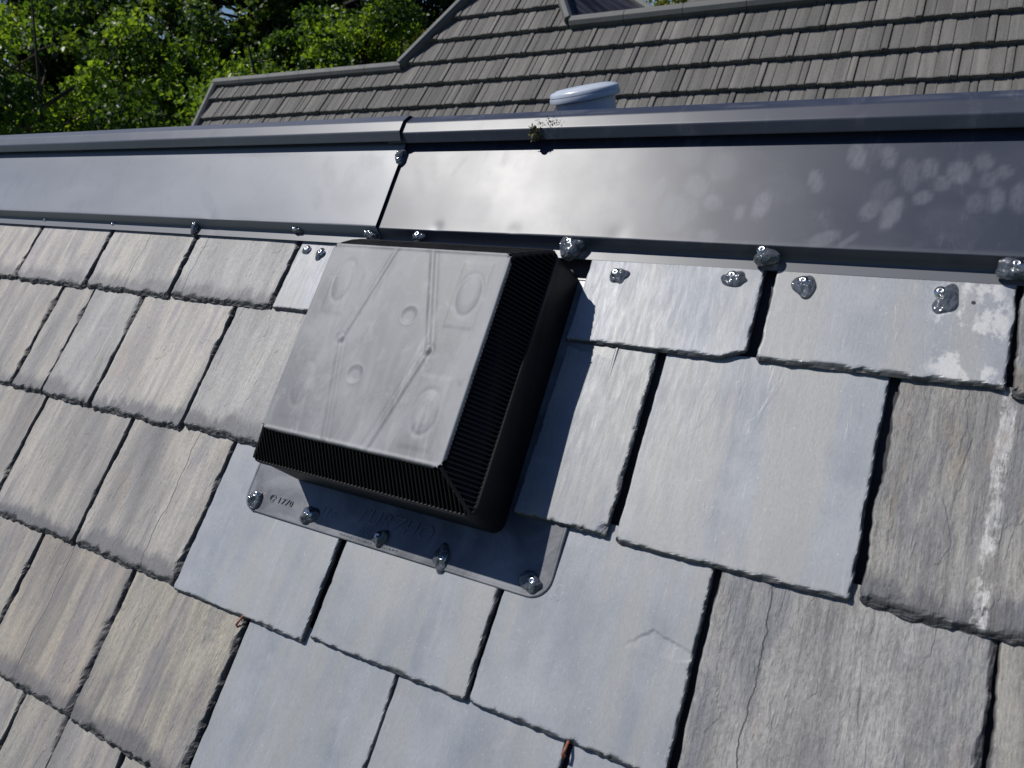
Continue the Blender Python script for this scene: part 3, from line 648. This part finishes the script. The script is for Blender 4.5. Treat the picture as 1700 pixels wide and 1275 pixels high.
V = [hood(*q) for q in V]; tilted('vent_body', V, F, M_BLACK, vent, (CU, CV, .01))
# ribbed bands: four sides, each rib a slim upright fin
for side in range(4):
    ht, hf, hn_t, hn_f = (top_hv, fl_hv, top_hu, fl_hu) if side in (0, 2) else (top_hu, fl_hu, top_hv, fl_hv)
    pitch = .0058; nrib = int(2*hn_f/pitch); prt = []
    for k in range(nrib):
        x = (k-(nrib-1)/2)*pitch
        # the fin runs from the lid edge down to the flared edge; near the corners it starts at the hip line
        s0 = 0. if abs(x) < hn_t-.004 else (abs(x)-hn_t+.004)/(hn_f-hn_t)
        if s0 > .93: continue
        q = []
        for s in (s0, 1.):
            y = ht+(hf-ht)*s; z = tz-.003+(fz-tz+.003)*s
            q.append((y, z))
        w_ = .0013; nrm = np.array([tz-fz, hf-ht]); nrm = nrm/np.linalg.norm(nrm)
        vs = []
        for (y, z) in q:
            for dx, off in ((-w_, -.006), (w_, -.006), (w_*.7, .0), (-w_*.7, .0)):
                vs.append((x+dx, y+nrm[0]*off, z+nrm[1]*off))
        fs = [(0, 1, 2, 3), (7, 6, 5, 4), (0, 4, 5, 1), (1, 5, 6, 2), (2, 6, 7, 3), (3, 7, 4, 0)]
        rot = {0: lambda a, b: (a, -b), 1: lambda a, b: (b, a), 2: lambda a, b: (-a, b), 3: lambda a, b: (-b, -a)}[side]
        prt.append(([(CU+rot(a, b)[0], CV+rot(a, b)[1], c) for a, b, c in vs], fs))
    V, F = join(prt); V = [hood(*q) for q in V]
    oc = {0: (0, -fl_hv), 1: (fl_hu, 0), 2: (0, fl_hv), 3: (-fl_hu, 0)}[side]
    o = tilted('louvre_ribs', V, F, M_BLACK, vent, (CU+oc[0], CV+oc[1], fz)); o['kind'] = 'stuff'
hips = []
for sx in (-1, 1):
    for sy in (-1, 1):
        a = np.array([CU+sx*(top_hu-.004), CV+sy*(top_hv-.004), tz-.003]); b = np.array([CU+sx*(fl_hu-.005), CV+sy*(fl_hv-.005), fz+.001])
        V, F = tube([a, (a+b)/2, b], .0028, 6); V = [hood(*q) for q in V]; tilted('corner_bar', V, F, M_BLACK, vent, tuple((a+b)/2))

# lid: pressed plastic sheet with ribs, ovals and dimples in relief
nu, nv = 170, 160
gu = np.linspace(-1, 1, nu); gw = np.linspace(-1, 1, nv)
A, B = np.meshgrid(gu, gw)
rc = .016
# squircle-like rounding of the rectangle corners
ex, ey = np.clip(np.abs(A)*top_hu-(top_hu-rc), 0, None), np.clip(np.abs(B)*top_hv-(top_hv-rc), 0, None)
rad = np.sqrt(ex**2+ey**2); k = np.where(rad > rc, rc/np.maximum(rad, 1e-9), 1)
X = np.sign(A)*np.where(ex > 0, top_hu-rc+ex*k, np.abs(A)*top_hu); Y = np.sign(B)*np.where(ey > 0, top_hv-rc+ey*k, np.abs(B)*top_hv)
U, Vv = CU+X, CV+Y
Zl = np.zeros_like(U)
def seg(P, Q):
    P, Q = np.array(P), np.array(Q); d = Q-P; tt = np.clip(((U-P[0])*d[0]+(Vv-P[1])*d[1])/(d@d), 0, 1)
    return np.hypot(U-P[0]-tt*d[0], Vv-P[1]-tt*d[1])
for line in ([(-.6552, .385), (-.6917, .2472), (-.6578, .1127)], [(-.5967, .3855), (-.5504, .2475), (-.5906, .1118)]):
    for a, b in zip(line, line[1:]):
        d = seg(a, b); Zl += .0022*np.exp(-(d/.0030)**2) - .0016*np.exp(-((d-.0065)/.003)**2)
    d = np.hypot(U-line[1][0], Vv-line[1][1]); Zl += .0020*np.exp(-(d/.006)**2)
for (u, v), (a, b), amp in [((-.7255, .3305), (.015, .028), .9), ((-.5193, .3269), (.016, .026), 1.), ((-.7264, .179), (.015, .028), .5), ((-.5232, .1711), (.017, .026), 1.)]:
    x, y = (U-u)/a, (Vv-v)/b; d = np.sqrt(x*x+y*y)
    Zl += amp*(.0024*np.clip(1.05-d, 0, .45)/.45 - .0012*np.exp(-((d-1.12)/.14)**2))
    bx = np.maximum(np.abs(U-u)/(a*1.35), np.abs(Vv-v)/(b*1.75)); Zl += amp*.0011*np.clip((1.05-bx)/.12, 0, 1)
for (u, v) in [(-.5974, .2911), (-.648, .2028)]:
    d = np.hypot(U-u, Vv-v)/.0115; Zl += -.0032*np.clip(1.1-d, 0, .5)/.5 + .0007*np.exp(-((d-1.15)/.15)**2)
Zl += .0010*noise2(U, Vv, .07, .11, 77) + .00035*noise2(U, Vv, .02, .03, 78)
de = np.minimum(top_hu-np.abs(X), top_hv-np.abs(Y)); rim = np.clip(1-de/.0035, 0, 1)
Zl = .36*Zl*np.clip(de/.006, 0, 1) + .0008*np.exp(-((de-.003)/.002)**2) - .004*np.clip(1-de/.0016, 0, 1)**2
q = np.arange(nu*nv).reshape(nv, nu)
F = np.stack([q[:-1, :-1], q[:-1, 1:], q[1:, 1:], q[1:, :-1]], -1).reshape(-1, 4)
org = np.array([CU, CV, tz])
me = mesh('vent_lid', np.stack([U, Vv, tz+Zl], -1).reshape(-1, 3)-org, F, M_LID, True)
fattr(me, 'rim', (rim*np.clip(.4+noise2(U, Vv, .012, .012, 79), 0, 1)).reshape(-1))
lid = link('vent_lid', me, vent, W(*org), (AL, 0, 0)); reg(lid, W(*org), True)
md = lid.modifiers.new('thick', 'SOLIDIFY'); md.thickness = .003; md.offset = -1
# screws of the base plate
for (u, v), r, h, sh, sx, sy, sd_ in [((-.8555, .0225), .0150, .012, (.005, .007), .85, 1.15, 3), ((-.7465, .0195), .0150, .011, (.004, .006), 1.05, .95, 4), ((-.6155, .0195), .0130, .010, (-.001, .003), .9, 1.1, 12),
        ((-.5130, .0200), .0155, .009, (0, 0), .9, 1.15, 8), ((-.3845, .0225), .0150, .010, (0, .002), 1.1, .9, 5)]:
    sealed_screw(vent, (u, v, plate_z(u, v)), r, h, 120+sd_, sh, sx, sy, .22)
# lettering moulded into the base plate
def letters(name, text, u, v, size, shear=0., sp=1., parent=plate):
    cu_ = bpy.data.curves.new(name, 'FONT'); cu_.body = text; cu_.size = size; cu_.extrude = .00035; cu_.shear = shear; cu_.space_character = sp; cu_.resolution_u = 3
    tmp = bpy.data.objects.new('tmp', cu_); C.objects.link(tmp)
    me = bpy.data.meshes.new_from_object(tmp.evaluated_get(bpy.context.evaluated_depsgraph_get())); bpy.data.objects.remove(tmp)
    me.materials.clear(); me.materials.append(M_PLATE)
    z = max(plate_z(u, v), plate_z(u+.06, v+.01))+.0004
    o = link(name, me, parent, W(u, v, z), (AL, 0, 0)); o.name = name; return o
letters('moulded_lettering', 'TURZHO', -.668, .0335, .030, .25, 1.05)
letters('moulded_lettering', '98000', -.655, .0135, .019, .1, 1.15)
letters('moulded_lettering', 'SPAWALE IN MAT  ALCEN INST', -.684, .0075, .0072, .1, 1.)
letters('moulded_lettering', '1/o', -.728, .028, .018, .1, 1.25)
letters('moulded_lettering', '1770', -.812, .0265, .013, .1, 1.2)
lg = []
for rr0, a0, a1 in ((.0055, 0, 320), (.0032, 40, 360)):
    pts = [(-.8215+rr0*math.cos(math.radians(a)), .031+rr0*math.sin(math.radians(a)), plate_z(-.82, .031)+.0004) for a in np.linspace(a0, a1, 14)]
    lg.append(tube(pts, .0005, 5))
V, F = join(lg); tilted('moulded_emblem', V, F, M_PLATE, plate, (-.8215, .031, plate_z(-.82, .031)))

# ------------------------------------------------------------------ grey pipe with cap behind the ridge
px_, py_, pz_ = -.645, .735, Z0+.538
pipe = thing('vent_pipe', 'grey plastic vent pipe with a domed cap behind the ridge', 'vent pipe', (px_+.02, py_, pz_-.46))
def lathe(prof, seg=40):
    V, F = [], []
    for (r, z) in prof:
        for j in range(seg): V.append((r*math.cos(2*math.pi*j/seg), r*math.sin(2*math.pi*j/seg), z))
    for i in range(len(prof)-1):
        for j in range(seg): F.append((i*seg+j, i*seg+(j+1) % seg, (i+1)*seg+(j+1) % seg, (i+1)*seg+j))
    F.append(tuple(range(seg))[::-1]); F.append(tuple((len(prof)-1)*seg+j for j in range(seg)))
    return V, F
tilt = (math.radians(3), math.radians(-5), 0)
for nm, prof in (('pipe', [(.055, -.62), (.055, -.0135), (.050, -.0135)]), ('cap', [(.056, -.0130), (.0645, -.0120), (.0655, -.009), (.0645, -.003), (.0632, -.0028), (.0630, -.0018), (.0640, -.0014), (.0636, .003), (.061, .0062), (.056, .0078), (.053, .0082), (.052, .0095), (.040, .0108), (.02, .0116), (.004, .0118)])):
    me = mesh(nm, *lathe(prof), M_PIPE, True); o = link(nm, me, pipe, (px_, py_, pz_), tilt)
    md = o.modifiers.new('edges', 'EDGE_SPLIT'); md.split_angle = math.radians(50)

# ------------------------------------------------------------------ neighbour's house with the big tiled roof
KF = 6.87*S                      # survey units on that roof -> metres
TF = -5.87*S                     # how far that roof plane lies below ours
nb = thing('neighbour_house', 'neighbouring house with a big grey tiled roof beyond the ridge', 'house', (W(-.8*KF, .8*KF, TF)[0], W(0, .8*KF, TF)[1]+1.5, 0))
def vtop(u):                     # upper edge of the tiled face
    if u < -1.082: return .9605
    if u < -.70: return min(.9605+(u+1.082)*1.50, 1.028+(-.7035-u)*1.74, 1.16)
    return 1.0285
def tile_mesh(w, L, x0, x1, cut, seed):
    """one tile panel: fluted boards side by side; x0..x1 of its width is kept, cut(x) is the length at x (all metres)"""
    r = np.random.default_rng(seed)
    fl = [80, 110, 100, 52, 98, 110, 100, 55]; edges = np.cumsum([0]+fl)/sum(fl)*w
    hgt = np.array([.003, .0, .006, .002, .006, .001, .005, .012])*1.1; brt = r.uniform(0, 1, 8)
    xs, zs, bs = [], [], []
    for i in range(8):
        a, b = edges[i], edges[i+1]; g = .010
        for x, z in ((a+.0015, -.013 if i in (0, 4) else -.003), (a+g, hgt[i]+.001), ((a+b)/2, hgt[i]+.003), (b-g*.7, hgt[i]+.001), (b-.0015, -.013 if i in (7, 3) else -.001)): xs.append(x); zs.append(z); bs.append(brt[i])
    xs, zs, bs = np.array(xs), np.array(zs), np.array(bs)
    if x0 > 0 or x1 < w:
        xx = np.unique(np.concatenate([xs[(xs > x0) & (xs < x1)], [x0, x1]])); zs = np.interp(xx, xs, zs); bs = np.interp(xx, xs, bs); xs = xx
    n = len(xs); low = r.uniform(-.006, .006, n)
    V, F = [], []
    rows_ = [(0, -.054), (0, 0), (.012, .004), (.5, .0), (1., .0)]
    for (s, dz) in rows_:
        for i in range(n):
            Lx = max(.015, min(L*1.06, cut(xs[i])))
            y = min(s*Lx if s >= .1 or s == 0 else s, Lx) + (low[i] if s < .1 else 0)
            V.append((xs[i], y, zs[i]+dz+.052*(1-y/L)+.002))
    for j in range(len(rows_)-1):
        for i in range(n-1): F.append((j*n+i, j*n+i+1, (j+1)*n+i+1, (j+1)*n+i))
    me = mesh('roof_tile', V, F, M_TILE); fattr(me, 'board', np.tile(bs, len(rows_))); return me
PWD = .1355*KF; GA = .0562
SHARED = [tile_mesh(PWD, GA*KF, 0, PWD, lambda x: 9, 300+i) for i in range(5)]
ntile = 0
vb0 = .9145 - GA*5
for ri in range(10):
    vb = vb0 + ri*GA
    shift = -.548 - (ri-5)*(-.0385)           # joints step along from course to course
    k0 = int(math.floor((-1.664-shift)/.1355))
    for kk in range(k0, 60):
        u = shift+kk*.1355
        if u > .62: break
        a, b = max(u, -1.664), min(u+.1355, .62)
        if b-a < .008: continue
        tops = [vtop(a+(b-a)*i/20) for i in range(21)]
        if max(tops) < vb+.004: continue
        full = a == u and b == u+.1355 and min(tops) > vb+GA*1.05
        if full: me = SHARED[R_.randrange(5)]
        else:
            ok = [i for i in range(21) if tops[i] > vb+.004]
            a2, b2 = a+(b-a)*ok[0]/20, a+(b-a)*ok[-1]/20
            if b2-a2 < .006: continue
            me = tile_mesh(PWD, GA*KF, (a2-u)*KF, (b2-u)*KF, lambda x: max(.015, (vtop(u+x/KF)-vb)*KF), 500+ntile)
        o = link('roof_tile', me, nb, W(u*KF, vb*KF, TF), (AL, 0, 0)); ntile += 1
def nbar(name, p, q, w, h, mat=M_TRIM, base=-.05):     # trim bar along p -> q on that roof (survey u, v)
    P, Q = np.array(p)*KF, np.array(q)*KF; d = (Q-P)/np.linalg.norm(Q-P); nn = np.array([-d[1], d[0]])
    prof = [(-w/2, base), (w/2, base), (w/2, h*.7), (w*.25, h), (-w*.25, h), (-w/2, h*.7)]
    V = [(*(e+nn*a), TF+z) for e in (P, Q) for a, z in prof]; n = 6
    F = [tuple(range(n))[::-1], tuple(range(n, 2*n))] + [(i, (i+1) % n, n+(i+1) % n, n+i) for i in range(n)]
    return tilted(name, V, F, mat, nb, (*(P+Q)/2, TF))
nbar('verge_trim', (-1.668, .60), (-1.668, .966), .10, .09)
L1 = np.linspace(-1.672, -1.078, 7)
for a, b in zip(L1, L1[1:]): nbar('ridge_cap', (a+.0005, .9655), (b-.0005, .9655), .12, .10)
nbar('hip_trim', (-1.083, .9665), (-.93, 1.196), .10, .13)
nbar('hip_trim', (-.7065, 1.036), (-.80, 1.199), .10, .13)
L2 = np.linspace(-.703, .62, 13)
for a, b in zip(L2, L2[1:]): nbar('ridge_cap', (a+.0005, 1.0345), (b-.0005, 1.0345), .13, .11)
# solid of the house under the tiles
VB = .60
def nw(u, v, t=0.): return W(u*KF, v*KF, TF-.03+t)
back = np.array([0, 5.2, 0])
pts = [nw(-1.668, VB), nw(.62, VB), nw(.62, 1.03), nw(-.705, 1.03), nw(-.80, 1.195), nw(-.93, 1.195), nw(-1.078, .963), nw(-1.668, .963)]
n = len(pts)
dk = [p-np.array([0, 0, .05]) for p in pts]
wmesh('roof_face', pts+dk, [tuple(range(n)), tuple(range(n, 2*n))[::-1]]+[(i, n+i, n+(i+1) % n, (i+1) % n) for i in range(n)], M_FELT, nb, tuple(pts[0]))
def slab(name, P, mat, th=.06):
    P = [np.array(p, float) for p in P]; nn = np.cross(P[1]-P[0], P[2]-P[0]); nn /= np.linalg.norm(nn); m = len(P)
    Q = [p-nn*th for p in P]
    return wmesh(name, P+Q, [tuple(range(m)), tuple(range(m, 2*m))[::-1]]+[(i, m+i, m+(i+1) % m, (i+1) % m) for i in range(m)], mat, nb, tuple(P[0]))
# hip's own right-hand face, dark glossy cladding, and its eaves line
h0, h1 = nw(-.703, 1.045, .04), nw(-.80, 1.205, .04)
e0 = h0 + np.array([.58, 1.05, .0]); e1 = h1 + np.array([-.15, 1.3, 0])
slab('dark_hip_face', [h0, e0, e1, h1], M_CLAD)
V, F = tube([e0+np.array([.02, 0, .02]), e1+np.array([.02, 0, .02])], .05, 6); wmesh('hip_edge_trim', V, F, M_TRIM, nb, tuple(e0))
# slopes falling away behind the ridges, walls
def drop(p, s): return p + np.array([0, s*CA, -s*SA])
slab('rear_slope', [nw(-1.668, .963), nw(-1.078, .963), drop(nw(-1.078, .963), 3), drop(nw(-1.668, .963), 3)][::-1], M_FELT)
slab('rear_slope', [nw(-.705, 1.03), nw(.62, 1.03), drop(nw(.62, 1.03), 3), drop(nw(-.705, 1.03), 3)][::-1], M_FELT)
ev = nw(0, VB); 
for (x0, x1, y0, y1, z1) in [(-1.62*KF, .60*KF, ev[1]+.25, ev[1]+.5, ev[2]+.1), (-1.62*KF, .60*KF, ev[1]+5.2, ev[1]+5.45, ev[2]+.1), (-1.62*KF, -1.58*KF, ev[1]+.5, ev[1]+5.2, ev[2]+.1), (.56*KF, .60*KF, ev[1]+.5, ev[1]+5.2, ev[2]+.1)]:
    v, f = boxf(x0, x1, y0, y1, 0., z1); wmesh('wall', v, f, M_WALL, nb, ((x0+x1)/2, (y0+y1)/2, 0))
# lower roof seen over the right-hand ridge and the white flue on it
slab('rear_roof', [(-3.55, 9.1, Z0+.80), (6, 9.1, Z0+.95), (6, 10.4, Z0+2.1), (-3.2, 10.4, Z0+1.95)], M_TILE, .08)
fl = thing('white_flue', 'white flue pipe rising behind the tiled ridge at the top edge', 'flue', (-2.86, 9.42, Z0+1.05))
V, F = lathe([(.068, -.35), (.068, 1.1), (.06, 1.1)], 20); wmesh('pipe', [(x-2.86, y+9.42, z+Z0+1.1) for x, y, z in V], F, M_WHITE, fl, (-2.86, 9.42, Z0+1.1), True)
V, F = lathe([(.066, -.36), (.10, -.36), (.085, -.12), (.069, -.10)], 20); wmesh('flashing_collar', [(x-2.86, y+9.42, z+Z0+1.1) for x, y, z in V], F, M_TRIM, fl, (-2.86, 9.42, Z0+.74), True)

# ------------------------------------------------------------------ trees
def tree(label, name, x, y, z_top, rad, mats, seed, z_low=1.6, nclu=60, per=260, leaf=.118, trunk_r=.16, group='trees beyond the tiled roof', flat=.8):
    r = np.random.default_rng(seed)
    t = thing(name, label, 'tree', (x, y, 0), group)
    zc, hz = (z_top+z_low)/2, (z_top-z_low)/2
    limbs = []; path = [(x, y, -.1), (x+r.normal(0, .1), y+r.normal(0, .1), z_low+.4), (x+r.normal(0, .25), y+r.normal(0, .25), zc), (x+r.normal(0, .3), y+r.normal(0, .3), z_top-.6)]
    limbs.append(tube(path, [trunk_r, trunk_r*.8, trunk_r*.5, trunk_r*.15], 8))
    P = np.array(path)
    cl = []
    while len(cl) < nclu:
        d = r.normal(0, 1, 3); d /= np.linalg.norm(d); q = r.uniform(.35, 1)**.6
        c = np.array([x, y, zc]) + d*np.array([rad, rad, hz])*q*(.82+.25*r.random())
        if c[2] < z_low*.7: continue
        cl.append(c)
    for c in cl:
        zz = np.clip(c[2]-r.uniform(.4, 1.4), P[1][2]*.8, P[3][2]); b = np.array([np.interp(zz, P[:, 2], P[:, 0]), np.interp(zz, P[:, 2], P[:, 1]), zz])
        m = (b+c)/2 + r.normal(0, .15, 3)+np.array([0, 0, -.1]); limbs.append(tube([b, m, c], [trunk_r*.28, trunk_r*.17, .012], 5))
        for _ in range(1):
            e = c + r.normal(0, .35, 3); limbs.append(tube([c*.7+m*.3, (c+e)/2, e], [.02, .012, .005], 4))
    V, F = join(limbs); wmesh('trunk', V, F, M_BARK, t, (x, y, 0))
    pos, tint = [], []
    for c in cl:
        nl = int(per*r.uniform(.5, 1.4)); s = r.uniform(.32, .72)
        d = r.normal(0, 1, (nl, 3)); d /= np.linalg.norm(d, axis=1)[:, None]
        rr0 = s*r.uniform(.25, 1, (nl, 1))**.55
        # leaves ride on sprays inside the clump
        sp = r.normal(0, 1, (9, 3)); sp /= np.linalg.norm(sp, axis=1)[:, None]; pick = sp[r.integers(0, 9, nl)]
        d = d*.55+pick*.75; d /= np.linalg.norm(d, axis=1)[:, None]
        pos.append(c + d*rr0*np.array([1.1, 1.1, flat])); tint.append(np.full(nl, r.choice([r.uniform(.05, .35), r.uniform(.3, .6), r.uniform(.6, 1.)], p=[.45, .3, .25])))
    pos = np.concatenate(pos); n = len(pos); tint = np.clip(np.concatenate(tint)+r.normal(0, .16, n), 0, 1)
    ax1 = r.normal(0, 1, (n, 3)); ax1[:, 2] -= .5; ax1 /= np.linalg.norm(ax1, axis=1)[:, None]
    nm = r.normal(0, .75, (n, 3)); nm += np.array([-.25, -.2, .75]); bx = np.cross(nm, ax1); bx /= np.linalg.norm(bx, axis=1)[:, None]; nn = np.cross(ax1, bx)
    L = leaf*r.uniform(.6, 1.3, (n, 1)); wd_ = L*r.uniform(.30, .46, (n, 1))
    v0 = pos; v1 = pos+ax1*L*.45+bx*wd_+nn*wd_*.3; v2 = pos+ax1*L; v3 = pos+ax1*L*.45-bx*wd_+nn*wd_*.3
    V = np.stack([v0, v1, v2, v3], 1).reshape(-1, 3); i4 = np.arange(n)*4
    F = np.stack([np.stack([i4, i4+1, i4+2], 1), np.stack([i4, i4+2, i4+3], 1)], 1).reshape(-1, 3)
    org = (x, y, zc); me = mesh('crown', V-np.array(org), F, mats)
    fattr(me, 'tint', np.repeat(tint, 4)); link('crown', me, t, org)
    return t
tree('tall leafy tree at the far left edge, thin crown with sky gaps', 'broadleaf_tree', -15.2, 8.0, 8.2, 2.6, M_LEAF, 1, nclu=75, per=320, trunk_r=.09)
tree('dark green broadleaf tree second from the left, shaded lower crown', 'broadleaf_tree', -15.6, 11.2, 7.5, 3.0, M_LEAF, 2, nclu=100, per=390)
tree('bright green broadleaf tree left of the tiled verge, lit sprays', 'broadleaf_tree', -14.4, 12.6, 7.4, 2.5, M_LEAF, 3, nclu=85, per=390)
tree('broadleaf tree directly above the low tiled ridge, deep green', 'broadleaf_tree', -13.6, 15.4, 8.3, 2.7, M_LEAF, 4, nclu=90, per=390, leaf=.115)
tree('olive green tree rising beside the sloping tiled hip', 'broadleaf_tree', -13.2, 18.4, 7.7, 2.8, M_LEAFO, 5, nclu=90, per=390, leaf=.115)
tree('yellowish tree behind the hip of the tiled roof', 'broadleaf_tree', -11.2, 21.0, 8.4, 2.8, M_LEAFO, 6, nclu=80, per=390, leaf=.115)
tree('bushy tree seen over the tiled ridge right of the dark hip face', 'broadleaf_tree', -7.6, 20.5, 7.9, 2.6, M_LEAFO, 7, nclu=90, per=380, leaf=.115)
tree('small bright yellow green young tree at the corner of the tiled verge', 'young_tree', -11.05, 8.7, 5.95, .85, M_LEAFY, 8, z_low=3.6, nclu=34, per=260, leaf=.085, trunk_r=.06, group='young trees')
for i, (x, y, zt, rd, lab) in enumerate([(-20.5, 12.5, 9.6, 3.0, 'dark evergreen in the second line behind the two leftmost trees'), (-18.8, 16.2, 11.5, 3.8, 'dark evergreen in the second line behind the bright green tree'), (-18.5, 21.5, 11.2, 3.4, 'dark evergreen in the second line behind the low tiled ridge'), (-15.5, 25.5, 11.4, 3.4, 'dark evergreen in the second line behind the olive tree')]):
    tree(lab, 'evergreen_tree', x, y, zt, rd, M_LEAFD, 40+i, nclu=190, per=420, leaf=.17, group='dark trees in the second line')
print('tiles', ntile)
